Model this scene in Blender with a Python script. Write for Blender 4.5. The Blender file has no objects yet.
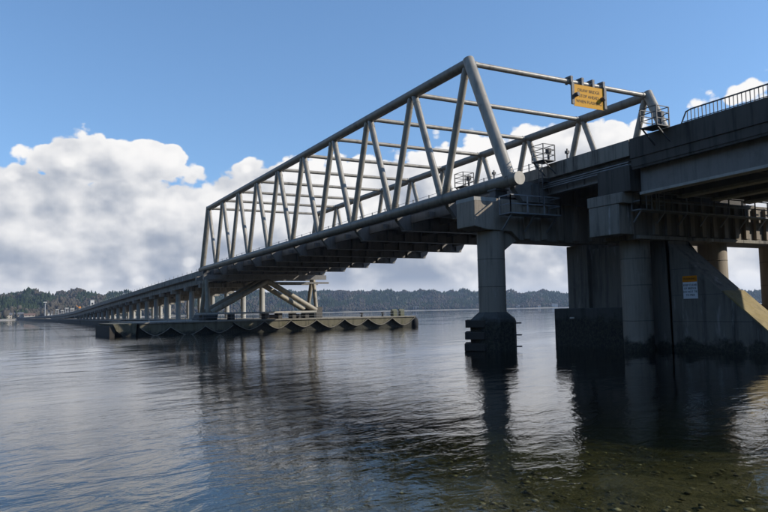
import bpy, math, random
import numpy as np
from mathutils import Vector, Matrix

scene = bpy.context.scene
col = scene.collection
random.seed(7)
rng = np.random.default_rng(7)
R = math.radians

# ------------------------------------------------------------------ camera
CAM = Vector((40.465, -32.931, 3.047))
YAW, PITCH, ROLL = 2.6353, 0.0763, -0.0206
fw = Vector((math.cos(YAW)*math.cos(PITCH), math.sin(YAW)*math.cos(PITCH), math.sin(PITCH)))
rt0 = fw.cross(Vector((0, 0, 1))).normalized()
up0 = rt0.cross(fw)
rt = rt0*math.cos(ROLL) + up0*math.sin(ROLL)
up = -rt0*math.sin(ROLL) + up0*math.cos(ROLL)
cd = bpy.data.cameras.new('camera')
cam = bpy.data.objects.new('camera', cd)
col.objects.link(cam)
cam.matrix_world = Matrix(((rt.x, up.x, -fw.x, CAM.x), (rt.y, up.y, -fw.y, CAM.y), (rt.z, up.z, -fw.z, CAM.z), (0, 0, 0, 1)))
cd.sensor_width = 36
cd.lens = 710.98/768*36
cd.clip_start = 0.1
cd.clip_end = 20000
scene.camera = cam

# ------------------------------------------------------------------ light
SUN_AZ, SUN_EL = 55.0, 30.0            # azimuth measured from +X towards +Y
sd = bpy.data.lights.new('sun', 'SUN')
sd.energy = 3.4
sd.angle = R(0.53)
sd.color = (1.0, 0.93, 0.82)
sun = bpy.data.objects.new('sun', sd)
col.objects.link(sun)
to_sun = Vector((math.cos(R(SUN_AZ))*math.cos(R(SUN_EL)), math.sin(R(SUN_AZ))*math.cos(R(SUN_EL)), math.sin(R(SUN_EL))))
sun.rotation_euler = to_sun.to_track_quat('Z', 'Y').to_euler()
sun.location = (60, 60, 80)

scene.view_settings.view_transform = 'Standard'
scene.view_settings.look = 'None'
scene.view_settings.exposure = 0.55
scene.view_settings.gamma = 1.0
scene.view_settings.use_curve_mapping = False
scene.render.engine = 'CYCLES'
cy = scene.cycles
cy.use_denoising = True
cy.max_bounces = 6
cy.diffuse_bounces = 2
cy.glossy_bounces = 3
cy.transparent_max_bounces = 16
cy.volume_bounces = 0
cy.sample_clamp_indirect = 6
cy.caustics_reflective = False
cy.caustics_refractive = False


# ------------------------------------------------------------------ node expressions
class X:
    """a socket (or number) with arithmetic that builds Math nodes"""
    nt = None

    def __init__(self, s): self.s = s

    @staticmethod
    def m(op, *a, clamp=False):
        n = X.nt.nodes.new('ShaderNodeMath'); n.operation = op; n.use_clamp = clamp
        for i, v in enumerate(a):
            v = v.s if isinstance(v, X) else v
            if isinstance(v, (int, float)): n.inputs[i].default_value = v
            else: X.nt.links.new(v, n.inputs[i])
        return X(n.outputs[0])

    def __add__(s, o): return X.m('ADD', s, o)
    __radd__ = __add__
    def __sub__(s, o): return X.m('SUBTRACT', s, o)
    def __rsub__(s, o): return X.m('SUBTRACT', o, s)
    def __mul__(s, o): return X.m('MULTIPLY', s, o)
    __rmul__ = __mul__
    def __truediv__(s, o): return X.m('DIVIDE', s, o)
    def __pow__(s, o): return X.m('POWER', s, o)
    def clamp(s): return X.m('ADD', s, 0.0, clamp=True)
    def max(s, o): return X.m('MAXIMUM', s, o)
    def min(s, o): return X.m('MINIMUM', s, o)


def smooth(v, a, b):
    n = X.nt.nodes.new('ShaderNodeMapRange'); n.interpolation_type = 'SMOOTHSTEP'
    X.nt.links.new(v.s, n.inputs['Value'])
    n.inputs['From Min'].default_value = a; n.inputs['From Max'].default_value = b
    return X(n.outputs['Result'])


def node(t, **kw):
    n = X.nt.nodes.new(t)
    for k, v in kw.items(): setattr(n, k, v)
    return n


def link(a, b): X.nt.links.new(a.s if isinstance(a, X) else a, b)


def noise(vec, scale, detail=4, rough=0.5, dist=0.0, lac=2.0):
    n = node('ShaderNodeTexNoise')
    link(vec, n.inputs['Vector'])
    n.inputs['Scale'].default_value = scale; n.inputs['Detail'].default_value = detail
    n.inputs['Roughness'].default_value = rough; n.inputs['Distortion'].default_value = dist
    n.inputs['Lacunarity'].default_value = lac
    return X(n.outputs['Fac'])


def vmul(vec, v):
    n = node('ShaderNodeVectorMath', operation='MULTIPLY'); link(vec, n.inputs[0]); n.inputs[1].default_value = v
    return n.outputs[0]


def vadd(vec, v):
    n = node('ShaderNodeVectorMath', operation='ADD'); link(vec, n.inputs[0]); n.inputs[1].default_value = v
    return n.outputs[0]


def mixc(f, a, b):
    n = node('ShaderNodeMix', data_type='RGBA')
    for inp, v in ((n.inputs[0], f), (n.inputs[6], a), (n.inputs[7], b)):
        if isinstance(v, X): link(v, inp)
        elif isinstance(v, (int, float)): inp.default_value = v
        elif isinstance(v, tuple): inp.default_value = (*v, 1) if len(v) == 3 else v
        else: link(v, inp)
    return n.outputs[2]


# ------------------------------------------------------------------ world: clear sky with cumulus
world = bpy.data.worlds.new('World'); scene.world = world
world.use_nodes = True
world.cycles.sampling_method = 'MANUAL'; world.cycles.sample_map_resolution = 512
X.nt = world.node_tree
X.nt.nodes.clear()
sky = node('ShaderNodeTexSky', sky_type='NISHITA')
sky.sun_disc = False
sky.sun_elevation = R(SUN_EL)
sky.sun_rotation = R(90 - SUN_AZ)
sky.altitude = 0; sky.air_density = 1.0; sky.dust_density = 0.15; sky.ozone_density = 2.5
tc = node('ShaderNodeTexCoord')
D = tc.outputs['Generated']
nv = node('ShaderNodeVectorMath', operation='NORMALIZE')
link(vadd(vmul(D, (1, 1, 0.85)), (0, 0, 0.13)), nv.inputs[0]); link(nv.outputs[0], sky.inputs['Vector'])
sx = node('ShaderNodeSeparateXYZ'); link(D, sx.inputs[0])
dx, dy, dz = (X(o) for o in sx.outputs)
az = X.m('ARCTAN2', dy, dx)*(180/math.pi)
el = X.m('ARCSINE', dz.max(-0.999).min(0.999))*(180/math.pi)


def curve(v, lo, hi, pts, vmax):
    n = node('ShaderNodeFloatCurve')
    t = ((v - lo)*(1/(hi - lo))).clamp()
    link(t, n.inputs['Value'])
    c = n.mapping.curves[0]
    while len(c.points) < len(pts): c.points.new(0.5, 0.5)
    for p, (a, b) in zip(c.points, pts):
        p.location = ((a - lo)/(hi - lo), b/vmax)
    n.mapping.update()
    return X(n.outputs['Value'])*vmax


# height of the cloud bank's top over the horizon, by azimuth (degrees)
TOP = [(100, 10), (115, 11.5), (121, 13.0), (124, 13.0), (128, 14.0), (132, 15.6), (136, 16.2), (140, 15.6), (144, 14.6), (148, 14.4),
       (151, 14.6), (154, 14.2), (158, 13.2), (162, 13.6), (165, 13.2), (168, 12.6), (173, 12.8), (176, 12.6), (180, 11.4)]
aaz = X.m('ABSOLUTE', az)


def fields(v):
    w = vmul(v, (1, 1, 1.35))
    n1 = noise(w, 6.5, 5, 0.54)
    vo = node('ShaderNodeTexVoronoi', feature='F1'); link(w, vo.inputs['Vector'])
    vo.inputs['Scale'].default_value = 16.0; vo.inputs['Detail'].default_value = 2.0; vo.inputs['Roughness'].default_value = 0.55
    vo.inputs['Randomness'].default_value = 1.0
    n2 = noise(w, 34.0, 5, 0.62)
    return n1, X(vo.outputs['Distance']), n2


def envelope(e, a):
    top = curve(a, 100, 180, TOP, 20)
    bank = (top - e)*0.30
    # the isolated cumulus above the bank on the left, domed on top and flat below
    u = (a - 172.2)/6.9
    up_ = smooth(e, 10.4, 10.8)
    w = (e - 10.9)/(up_*1.9 + 1.5)
    u4 = (a - 169.6)/3.4
    w4 = (e - 12.4)/1.4
    puff = (1.3 - (u*u + w*w)*1.25).max(1.1 - (u4*u4 + w4*w4)*0.9)
    # thin clouds high on the right and over the truss
    u2 = (a - 120.0)/10.0
    w2 = (e - 15.0)/1.9
    wisp = 0.34 - (u2*u2 + w2*w2)*0.38
    u3 = (a - 146.5)/7.0
    w3 = (e - 16.4)/1.3
    wisp2 = 0.10 - (u3*u3 + w3*w3)*0.25
    # cumulus added overhead, out of view, to make the sky's fill light less blue
    high = smooth(e, 26, 38)*0.80 - 0.72
    return bank.min(1.7).max(puff).max(wisp).max(wisp2).max(high)


def dens_of(f, env):
    return env + (f[0] - 0.5)*1.45 + (0.34 - f[1])*1.0 + (f[2] - 0.5)*0.50 + 0.22


env = envelope(el, aaz)
f0 = fields(D)
dens = dens_of(f0, env)
# the same field a little way towards the sun (to the right and up) gives the lit and shaded sides
tang = Vector((to_sun.x*0.030, to_sun.y*0.030, 0.020))
f1 = fields(vadd(D, tuple(tang)))
lit = (noise(vmul(D, (1, 1, 1.35)), 6.5, 2, 0.5) - noise(vmul(vadd(D, tuple(tang*1.6)), (1, 1, 1.35)), 6.5, 2, 0.5))*2.5 + (f1[1] - f0[1])*0.65 + (f0[2] - 0.5)*-0.25
alpha = smooth(dens, 0.0, 0.16)
thick = smooth(dens, 0.25, 1.9)
base = smooth(el, 7.6, 2.6)
puff_base = smooth(el, 12.0, 9.9)*smooth(aaz, 163, 167)*smooth(el, 8.4, 9.4)
crev = smooth(f0[1] + (f0[2] - 0.5)*0.4, 0.34, 0.62)*smooth(dens, 0.1, 0.5)
n2s = noise(vmul(vadd(D, tuple(tang*0.22)), (1, 1, 1.35)), 34.0, 3, 0.62)
grey = (thick*0.12 + base*0.62 + puff_base*0.28 + crev*0.26 - lit - (noise(vmul(D, (1, 1, 1.35)), 34.0, 3, 0.62) - n2s)*0.55 - 0.14)
grey = smooth(grey, -0.35, 1.30)
hor = smooth(el, 2.7, 1.4)             # bright strip where the bank ends above the hills
grey = (grey - hor*0.5).clamp()
cloud = mixc(grey, (0.95, 0.935, 0.92), (0.32, 0.365, 0.45))
bg_sky = node('ShaderNodeBackground'); hs = node('ShaderNodeHueSaturation'); hs.inputs['Saturation'].default_value = 1.10; link(sky.outputs[0], hs.inputs['Color'])
link(hs.outputs[0], bg_sky.inputs[0]); bg_sky.inputs[1].default_value = 0.135
bg_cl = node('ShaderNodeBackground'); link(cloud, bg_cl.inputs[0]); bg_cl.inputs[1].default_value = 0.72
mx = node('ShaderNodeMixShader')
above = smooth(el, -1.5, 0.2)
link(alpha*above, mx.inputs[0]); link(bg_sky.outputs[0], mx.inputs[1]); link(bg_cl.outputs[0], mx.inputs[2])
wo = node('ShaderNodeOutputWorld'); link(mx.outputs[0], wo.inputs[0])

# ------------------------------------------------------------------ materials
MAT = {}


def newmat(name):
    m = bpy.data.materials.new(name); m.use_nodes = True
    X.nt = m.node_tree
    m.node_tree.nodes.clear()
    MAT[name] = m
    b = node('ShaderNodeBsdfPrincipled')
    o = node('ShaderNodeOutputMaterial')
    link(b.outputs[0], o.inputs[0])
    g = node('ShaderNodeNewGeometry')
    return m, b, g.outputs['Position'], g


def bump(b, h, strength, dist):
    n = node('ShaderNodeBump'); n.inputs['Strength'].default_value = strength; n.inputs['Distance'].default_value = dist
    link(h, n.inputs['Height']); link(n.outputs[0], b.inputs['Normal'])


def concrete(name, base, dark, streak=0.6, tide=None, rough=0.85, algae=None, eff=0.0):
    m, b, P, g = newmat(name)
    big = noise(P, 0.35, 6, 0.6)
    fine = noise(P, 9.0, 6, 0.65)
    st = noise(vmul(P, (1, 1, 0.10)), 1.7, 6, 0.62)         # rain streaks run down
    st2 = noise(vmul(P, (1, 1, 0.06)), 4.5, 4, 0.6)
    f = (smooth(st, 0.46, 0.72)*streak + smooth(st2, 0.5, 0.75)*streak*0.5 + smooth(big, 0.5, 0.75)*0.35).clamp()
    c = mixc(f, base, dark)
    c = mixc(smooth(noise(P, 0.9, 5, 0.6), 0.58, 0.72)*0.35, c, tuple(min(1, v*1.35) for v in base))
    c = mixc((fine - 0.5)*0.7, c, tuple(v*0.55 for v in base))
    if eff:                                                  # pale lime bleeding down the face
        dr = noise(vmul(vadd(P, (7.3, 2.1, 0)), (1, 1, 0.16)), 1.3, 6, 0.68)
        c = mixc(smooth(dr, 0.57, 0.68)*eff, c, (0.50, 0.50, 0.48))
    if algae:
        c = mixc(smooth(noise(P, 0.8, 5, 0.65), 0.5, 0.66)*0.75, c, algae)
    if tide:                                                 # weed and mussels up to the high-water line
        sp = node('ShaderNodeSeparateXYZ'); link(P, sp.inputs[0])
        z = X(sp.outputs[2]) + (noise(P, 0.9, 7, 0.68) - 0.5)*2.6
        t = smooth(z, tide + 0.45, tide - 0.15)
        wet = mixc(smooth(noise(P, 5.0, 5, 0.7), 0.35, 0.7), (0.010, 0.010, 0.008), (0.055, 0.052, 0.034))
        wet = mixc(smooth(noise(P, 22.0, 3, 0.6), 0.60, 0.68)*0.7, wet, (0.20, 0.19, 0.16))
        c = mixc(t, c, wet)
    link(c, b.inputs['Base Color'])
    b.inputs['Roughness'].default_value = rough
    pits = smooth(noise(P, 14.0, 3, 0.5), 0.62, 0.7)
    bump(b, fine*0.6 + noise(P, 45.0, 3, 0.6)*0.25 - pits*0.5, 0.5, 0.02)
    return m


def painted(name, base, grime, rust=0.15, rough=0.55):
    m, b, P, g = newmat(name)
    st = noise(vmul(P, (1, 1, 0.12)), 2.2, 6, 0.65)
    bl = noise(P, 0.8, 6, 0.62)
    c = mixc((smooth(st, 0.45, 0.75)*0.55 + smooth(bl, 0.48, 0.72)*0.5).clamp(), base, grime)
    c = mixc(smooth(noise(P, 3.2, 7, 0.7), 0.63, 0.74)*rust, c, (0.14, 0.06, 0.028))
    link(c, b.inputs['Base Color'])
    r = noise(P, 5.0, 4, 0.6)*0.25 + (rough - 0.1)
    link(r, b.inputs['Roughness'])
    bump(b, noise(P, 16.0, 4, 0.6), 0.25, 0.01)
    return m


def plain(name, c, rough=0.6, metal=0.0, var=0.3):
    m, b, P, g = newmat(name)
    n = noise(P, 4.0, 5, 0.6)
    link(mixc(n*var*2 - var*0.5, c, tuple(v*0.55 for v in c)), b.inputs['Base Color'])
    b.inputs['Roughness'].default_value = rough; b.inputs['Metallic'].default_value = metal
    if name.startswith('sign'): b.inputs['Specular IOR Level'].default_value = 0.1
    return m


concrete('concrete', (0.27, 0.245, 0.205), (0.05, 0.046, 0.04), 0.9, eff=0.6)
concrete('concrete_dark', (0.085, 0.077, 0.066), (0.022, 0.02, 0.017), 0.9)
concrete('concrete_pale', (0.40, 0.385, 0.345), (0.20, 0.19, 0.165), 0.5)
concrete('concrete_pier', (0.31, 0.265, 0.21), (0.10, 0.085, 0.067), 0.75, tide=0.55, eff=0.3)
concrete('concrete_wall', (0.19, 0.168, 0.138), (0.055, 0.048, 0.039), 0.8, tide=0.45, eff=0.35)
concrete('concrete_tidal', (0.075, 0.075, 0.068), (0.025, 0.025, 0.022), 0.7, tide=2.0)
concrete('concrete_pontoon', (0.15, 0.135, 0.09), (0.05, 0.046, 0.03), 0.7, tide=0.35, algae=(0.075, 0.07, 0.03))
concrete('pontoon_top', (0.24, 0.22, 0.18), (0.10, 0.093, 0.075), 0.6)
concrete('sunlit_slope', (0.30, 0.235, 0.11), (0.12, 0.092, 0.042), 0.6, algae=(0.24, 0.18, 0.06))  # mossy yellow given only to the stretch of slope the sun reaches
painted('truss_steel', (0.30, 0.272, 0.225), (0.085, 0.075, 0.062), 0.5, 0.40)
painted('chord_steel', (0.19, 0.165, 0.125), (0.06, 0.051, 0.039), 0.4, 0.45)
painted('girder_steel', (0.19, 0.18, 0.165), (0.075, 0.07, 0.064), 0.12)
painted('brace_steel', (0.30, 0.265, 0.20), (0.10, 0.088, 0.066), 0.15)
painted('cap_plate', (0.44, 0.41, 0.35), (0.27, 0.25, 0.21), 0.2)
painted('galvanised', (0.24, 0.25, 0.26), (0.10, 0.105, 0.11), 0.2, 0.5)
painted('dark_steel', (0.07, 0.07, 0.072), (0.03, 0.03, 0.03), 0.3)
painted('asphalt', (0.055, 0.055, 0.056), (0.035, 0.035, 0.035), 0.0, 0.9)
plain('timber', (0.055, 0.047, 0.038), 0.9)
plain('rubber', (0.02, 0.02, 0.02), 0.9)
plain('sign_yellow', (0.58, 0.285, 0.012), 0.5, 0, 0.12)
plain('sign_orange', (0.72, 0.24, 0.01), 0.5, 0, 0.1)
plain('sign_white', (0.78, 0.78, 0.80), 0.5, 0, 0.06)
plain('sign_black', (0.02, 0.02, 0.02), 0.5)
plain('white_paint', (0.58, 0.57, 0.53), 0.6, 0, 0.15)
plain('beige_paint', (0.48, 0.42, 0.33), 0.7, 0, 0.15)
plain('grey_paint', (0.35, 0.36, 0.37), 0.7, 0, 0.15)
plain('roof_grey', (0.12, 0.12, 0.125), 0.8)
plain('roof_brown', (0.16, 0.10, 0.07), 0.8)
plain('window_glass', (0.03, 0.035, 0.04), 0.15)
plain('olive_paint', (0.095, 0.10, 0.055), 0.6)
plain('orange_paint', (0.75, 0.28, 0.03), 0.6)
plain('bark', (0.09, 0.075, 0.06), 0.9)

# foliage of the far woods: one colour per wood, varied tree by tree
for nm, ca, cb in (('conifer', (0.012, 0.022, 0.011), (0.040, 0.055, 0.024)), ('alder', (0.045, 0.040, 0.030), (0.085, 0.074, 0.054))):
    m, b, P, g = newmat(nm)
    ri = X(g.outputs['Random Per Island'])
    link(mixc((ri*0.7 + noise(P, 0.012, 3, 0.6)*0.6 - 0.15).clamp(), ca, cb), b.inputs['Base Color'])
    b.inputs['Roughness'].default_value = 0.95
    b.inputs['Specular IOR Level'].default_value = 0.1
m, b, P, g = newmat('hill_ground')
link(mixc(smooth(noise(P, 0.012, 5, 0.6), 0.42, 0.6), (0.035, 0.042, 0.02), (0.10, 0.09, 0.055)), b.inputs['Base Color'])
b.inputs['Roughness'].default_value = 1.0
m, b, P, g = newmat('beach')
link(mixc(noise(P, 0.2, 5, 0.6), (0.20, 0.18, 0.15), (0.36, 0.33, 0.29)), b.inputs['Base Color'])
b.inputs['Roughness'].default_value = 1.0
m, b, P, g = newmat('seabed_gravel')
c = mixc(noise(P, 5.0, 6, 0.7), (0.09, 0.075, 0.04), (0.21, 0.178, 0.112))
c = mixc(smooth(noise(P, 1.1, 5, 0.65), 0.48, 0.62)*0.8, c, (0.06, 0.054, 0.02))
c = mixc(smooth(noise(P, 16.0, 3, 0.6), 0.66, 0.74)*0.7, c, (0.40, 0.38, 0.31))
link(c, b.inputs['Base Color'])
b.inputs['Roughness'].default_value = 1.0
bump(b, noise(P, 6.0, 6, 0.65), 1.0, 0.12)
m, b, P, g = newmat('pebble')
ri = X(g.outputs['Random Per Island'])
c = mixc(smooth(ri, 0.45, 1.0), (0.10, 0.085, 0.055), (0.45, 0.40, 0.31))
c = mixc(smooth(noise(P, 7.0, 3, 0.6), 0.45, 0.6)*0.4, c, (0.075, 0.068, 0.03))
link(c, b.inputs['Base Color']); b.inputs['Roughness'].default_value = 0.9

# water: Fresnel mirror over clear green water that absorbs with depth
m = bpy.data.materials.new('water'); m.use_nodes = True; MAT['water'] = m
X.nt = m.node_tree; m.node_tree.nodes.clear()
g = node('ShaderNodeNewGeometry'); P = g.outputs['Position']
rot = node('ShaderNodeVectorRotate', rotation_type='Z_AXIS'); link(P, rot.inputs['Vector']); rot.inputs['Angle'].default_value = R(-28)
W = rot.outputs[0]
swell = noise(vmul(W, (1, 0.42, 1)), 0.34, 3, 0.5, 0.6)
rip = noise(vmul(W, (1, 0.55, 1)), 1.15, 4, 0.55, 0.8)
fine = noise(vmul(W, (1, 0.7, 1)), 5.5, 4, 0.6, 0.5)
gust = smooth(noise(vmul(W, (1, 0.35, 1)), 0.045, 4, 0.55, 0.6), 0.36, 0.64)     # ruffled and slick patches
h = swell*0.048 + rip*(gust*0.030 + 0.006) + fine*(gust*0.0062 + 0.0008)
bn = node('ShaderNodeBump'); bn.inputs['Strength'].default_value = 1.0; bn.inputs['Distance'].default_value = 1.0
link(h, bn.inputs['Height'])
dt = node('ShaderNodeVectorMath', operation='DOT_PRODUCT'); link(bn.outputs[0], dt.inputs[0]); link(g.outputs['Incoming'], dt.inputs[1])
ca = X.m('ABSOLUTE', X(dt.outputs['Value'])).min(1.0)
fres = (1.0 - ca)**5.0*0.98 + 0.02      # Schlick, the same from above and below
gl = node('ShaderNodeBsdfGlossy'); gl.inputs['Roughness'].default_value = 0.012; link(bn.outputs[0], gl.inputs['Normal'])
gl.inputs['Color'].default_value = (1, 1, 1, 1)
tr = node('ShaderNodeBsdfTransparent'); tr.inputs['Color'].default_value = (0.86, 0.87, 0.78, 1)
mix = node('ShaderNodeMixShader'); link(fres, mix.inputs[0]); link(tr.outputs[0], mix.inputs[1]); link(gl.outputs[0], mix.inputs[2])
out = node('ShaderNodeOutputMaterial'); link(mix.outputs[0], out.inputs['Surface'])
va = node('ShaderNodeVolumeAbsorption'); va.inputs['Color'].default_value = (0.55, 0.58, 0.40, 1); va.inputs['Density'].default_value = 0.8
link(va.outputs[0], out.inputs['Volume'])


# ------------------------------------------------------------------ mesh building
class MB:
    def __init__(s): s.v = []; s.f = []; s.sm = []

    def add(s, vs, fs, sm=False):
        n = len(s.v); s.v += [tuple(v) for v in vs]
        for f in fs: s.f.append(tuple(i + n for i in f)); s.sm.append(sm)
        return s

    def box(s, x0, x1, y0, y1, z0, z1):
        return s.add([(x0, y0, z0), (x1, y0, z0), (x1, y1, z0), (x0, y1, z0), (x0, y0, z1), (x1, y0, z1), (x1, y1, z1), (x0, y1, z1)],
                     [(3, 2, 1, 0), (4, 5, 6, 7), (0, 1, 5, 4), (1, 2, 6, 5), (2, 3, 7, 6), (3, 0, 4, 7)])

    def beam(s, p, q, w, h, upv=(0, 0, 1)):
        p = Vector(p); q = Vector(q); d = (q - p).normalized(); u = Vector(upv)
        if abs(d.dot(u)) > 0.98: u = Vector((1, 0, 0))
        a = d.cross(u).normalized()*(w/2); b = a.cross(d).normalized()*(h/2)
        vs = [p - a - b, p + a - b, p + a + b, p - a + b, q - a - b, q + a - b, q + a + b, q - a + b]
        return s.add(vs, [(3, 2, 1, 0), (4, 5, 6, 7), (0, 1, 5, 4), (1, 2, 6, 5), (2, 3, 7, 6), (3, 0, 4, 7)])

    def tube(s, p, q, r, n=12, r2=None, caps=True):
        p = Vector(p); q = Vector(q); d = (q - p).normalized(); r2 = r if r2 is None else r2
        u = Vector((0, 0, 1)) if abs(d.z) < 0.9 else Vector((1, 0, 0))
        a = d.cross(u).normalized(); b = d.cross(a)
        vs = []
        for i in range(n):
            t = 2*math.pi*i/n; o = a*math.cos(t) + b*math.sin(t)
            vs += [p + o*r, q + o*r2]
        s.add(vs, [(2*i, 2*i + 1, 2*((i + 1) % n) + 1, 2*((i + 1) % n)) for i in range(n)], True)
        if caps:
            s.add([vs[2*i] for i in range(n)], [tuple(range(n))]); s.add([vs[2*i + 1] for i in range(n)], [tuple(range(n - 1, -1, -1))])
        return s

    def prism(s, pts, d):
        """polygon pts (3-D) extruded by vector d"""
        n = len(pts); d = Vector(d); P = [Vector(p) for p in pts]
        vs = P + [p + d for p in P]
        return s.add(vs, [tuple(range(n - 1, -1, -1)), tuple(range(n, 2*n))] + [(i, (i + 1) % n, n + (i + 1) % n, n + i) for i in range(n)])

    def lathe(s, c, prof, n=24, rot=0.0, sm=True):
        vs = []
        for (r, z) in prof:
            for i in range(n):
                t = 2*math.pi*i/n + rot; vs.append((c[0] + r*math.cos(t), c[1] + r*math.sin(t), z))
        k = len(prof)
        s.add(vs, [(j*n + i, j*n + (i + 1) % n, (j + 1)*n + (i + 1) % n, (j + 1)*n + i) for j in range(k - 1) for i in range(n)], sm)
        s.add(vs[-n:], [tuple(range(n))])
        return s

    def build(s, name, mat, parent=None, bevel=0.0, kind=None, label=None):
        me = bpy.data.meshes.new(name)
        off = parent_world(parent)
        me.from_pydata([(v[0] - off[0], v[1] - off[1], v[2] - off[2]) for v in s.v], [], s.f)
        me.polygons.foreach_set('use_smooth', s.sm)
        me.materials.append(MAT[mat])
        fix_normals(me)
        o = bpy.data.objects.new(name, me); col.objects.link(o)
        if parent is not None: o.parent = parent
        if bevel:
            b = o.modifiers.new('bevel', 'BEVEL'); b.width = bevel; b.segments = 2; b.limit_method = 'ANGLE'; b.angle_limit = R(40)
        if kind: o['kind'] = kind
        if label: o['label'] = label
        return o


def fix_normals(me):
    import bmesh
    if len(me.polygons) > 60000: return
    bm = bmesh.new(); bm.from_mesh(me); bmesh.ops.recalc_face_normals(bm, faces=bm.faces); bm.to_mesh(me); bm.free()


def parent_world(p):
    t = Vector((0, 0, 0))
    while p is not None: t = t + Vector(p.location); p = p.parent
    return t


def thing(name, loc, label, cat, group=None):
    o = bpy.data.objects.new(name, None); col.objects.link(o); o.location = loc
    o.empty_display_size = 0.5
    return tag(o, label, cat, group)


def tag(o, label, cat, group=None):
    o['label'] = label; o['category'] = cat
    if group: o['group'] = group
    return o


def struct(o): o['kind'] = 'structure'; return o


def inst(src, name, parent, loc, rotz=0.0):
    """another object sharing src's mesh, placed relative to its parent"""
    o = bpy.data.objects.new(name, src.data); col.objects.link(o); o.parent = parent
    o.location = loc; o.rotation_euler = (0, 0, rotz)
    return o


def text_mesh(body, size, mat, parent, origin, right, upv, name='lettering', gap=1.0, thick=0.004):
    cu = bpy.data.curves.new(name, 'FONT'); cu.body = body; cu.size = size; cu.align_x = 'CENTER'; cu.align_y = 'CENTER'
    cu.space_line = gap; cu.extrude = thick; cu.resolution_u = 3
    t = bpy.data.objects.new(name, cu); col.objects.link(t)
    bpy.context.view_layer.update()
    me = bpy.data.meshes.new_from_object(t.evaluated_get(bpy.context.evaluated_depsgraph_get()))
    bpy.data.objects.remove(t)
    me.materials.clear(); me.materials.append(MAT[mat])
    off = parent_world(parent); Rv = Vector(right).normalized(); U = Vector(upv).normalized(); N = Rv.cross(U); O = Vector(origin) - off
    for v in me.vertices: v.co = O + Rv*v.co.x + U*v.co.y + N*v.co.z
    o = bpy.data.objects.new(name, me); col.objects.link(o); o.parent = parent
    return o


# ================================================================== the setting
# water body, sea bed, far shore
o = MB().box(-4200, 900, -1500, 4000, -14, 0).build('water', 'water'); struct(o)


def bed_z(x, y):
    """the bed falls away from the shore on the right (+X, -Y side of the view)"""
    s = 37.0 - x - 0.10*(y + 26)
    s = max(s, -60)
    if s < 0: return -0.16 - 0.03*s if s > -3 else -0.07 - 0.06*(s + 3)
    return -0.16 - 0.028*s - 0.0020*s*s if s < 30 else max(-9.5, -2.8 - 0.16*(s - 30))


nx, ny = 150, 120
xs = np.concatenate([np.linspace(-1500, -30, 12), np.linspace(-25, 60, nx)])
ys = np.concatenate([np.linspace(-600, -70, 10), np.linspace(-65, 40, ny), np.linspace(50, 1200, 12)])
vs = []; fs = []
for i, x in enumerate(xs):
    for j, y in enumerate(ys):
        z = bed_z(x, y) + (0.05*math.sin(x*1.3 + 2*math.sin(y*0.7)) + 0.04*math.sin(y*1.9 + x*0.6))*(1 if -25 <= x <= 60 and -65 < y < 40 else 0)
        vs.append((x, y, min(z, -0.07) if x < 37 else z))
for i in range(len(xs) - 1):
    for j in range(len(ys) - 1):
        a = i*len(ys) + j; fs.append((a, a + len(ys), a + len(ys) + 1, a + 1))
b_ = MB(); b_.add(vs, fs, True)
struct(b_.build('seabed', 'seabed_gravel'))
# pebbles and cobbles lying on the bed in the shallows
ico = []
t = (1 + 5**0.5)/2
IV = np.array([(-1, t, 0), (1, t, 0), (-1, -t, 0), (1, -t, 0), (0, -1, t), (0, 1, t), (0, -1, -t), (0, 1, -t), (t, 0, -1), (t, 0, 1), (-t, 0, -1), (-t, 0, 1)])/1.902
IF = np.array([(0, 11, 5), (0, 5, 1), (0, 1, 7), (0, 7, 10), (0, 10, 11), (1, 5, 9), (5, 11, 4), (11, 10, 2), (10, 7, 6), (7, 1, 8), (3, 9, 4), (3, 4, 2), (3, 2, 6), (3, 6, 8), (3, 8, 9), (4, 9, 5), (2, 4, 11), (6, 2, 10), (8, 6, 7), (9, 8, 1)])
allv = []; allf = []
for k in range(17000):
    x = rng.uniform(8, 40); y = rng.uniform(-34, -2)
    r = 0.018 + 0.055*rng.random()**3
    z = bed_z(x, y)
    vv = IV*rng.uniform(0.75, 1.2, (12, 3))*np.array([r*rng.uniform(0.9, 1.5), r*rng.uniform(0.9, 1.5), r*0.4])
    a = rng.uniform(0, 6.28); c_, s_ = math.cos(a), math.sin(a)
    vv = vv @ np.array([[c_, s_, 0], [-s_, c_, 0], [0, 0, 1]])
    vv += np.array([x, y, min(z + r*0.2 + 0.03, -0.10)])
    allf.append(IF + 12*k); allv.append(vv)
b_ = MB(); b_.v = [tuple(v) for v in np.concatenate(allv)]; b_.f = [tuple(int(i) for i in f) for f in np.concatenate(allf)]; b_.sm = [True]*len(b_.f)
pb = b_.build('pebbles', 'pebble', kind='stuff')
pb['label'] = 'brown and grey pebbles under the clear shallow water'; pb['category'] = 'pebbles'

# near bank beside the camera; unseen wooded bluff added to cut low sky light
def bank_u(x, y):
    return max(x - 38.5, -(y + 41.0))


def bank_z(x, y):
    u = bank_u(x, y)
    z = -0.25 + 0.085*(u + 2) if u < 14 else 1.1 + min(15.0, 0.62*(u - 14)) + 0.05*max(0, u - 40)
    if u > 14: z += 0.8*math.sin(x*0.21 + y*0.13) + 0.6*math.sin(y*0.33)
    if -4 < y < 24 and x > 40: z = min(z, 11.5)
    return z


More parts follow.
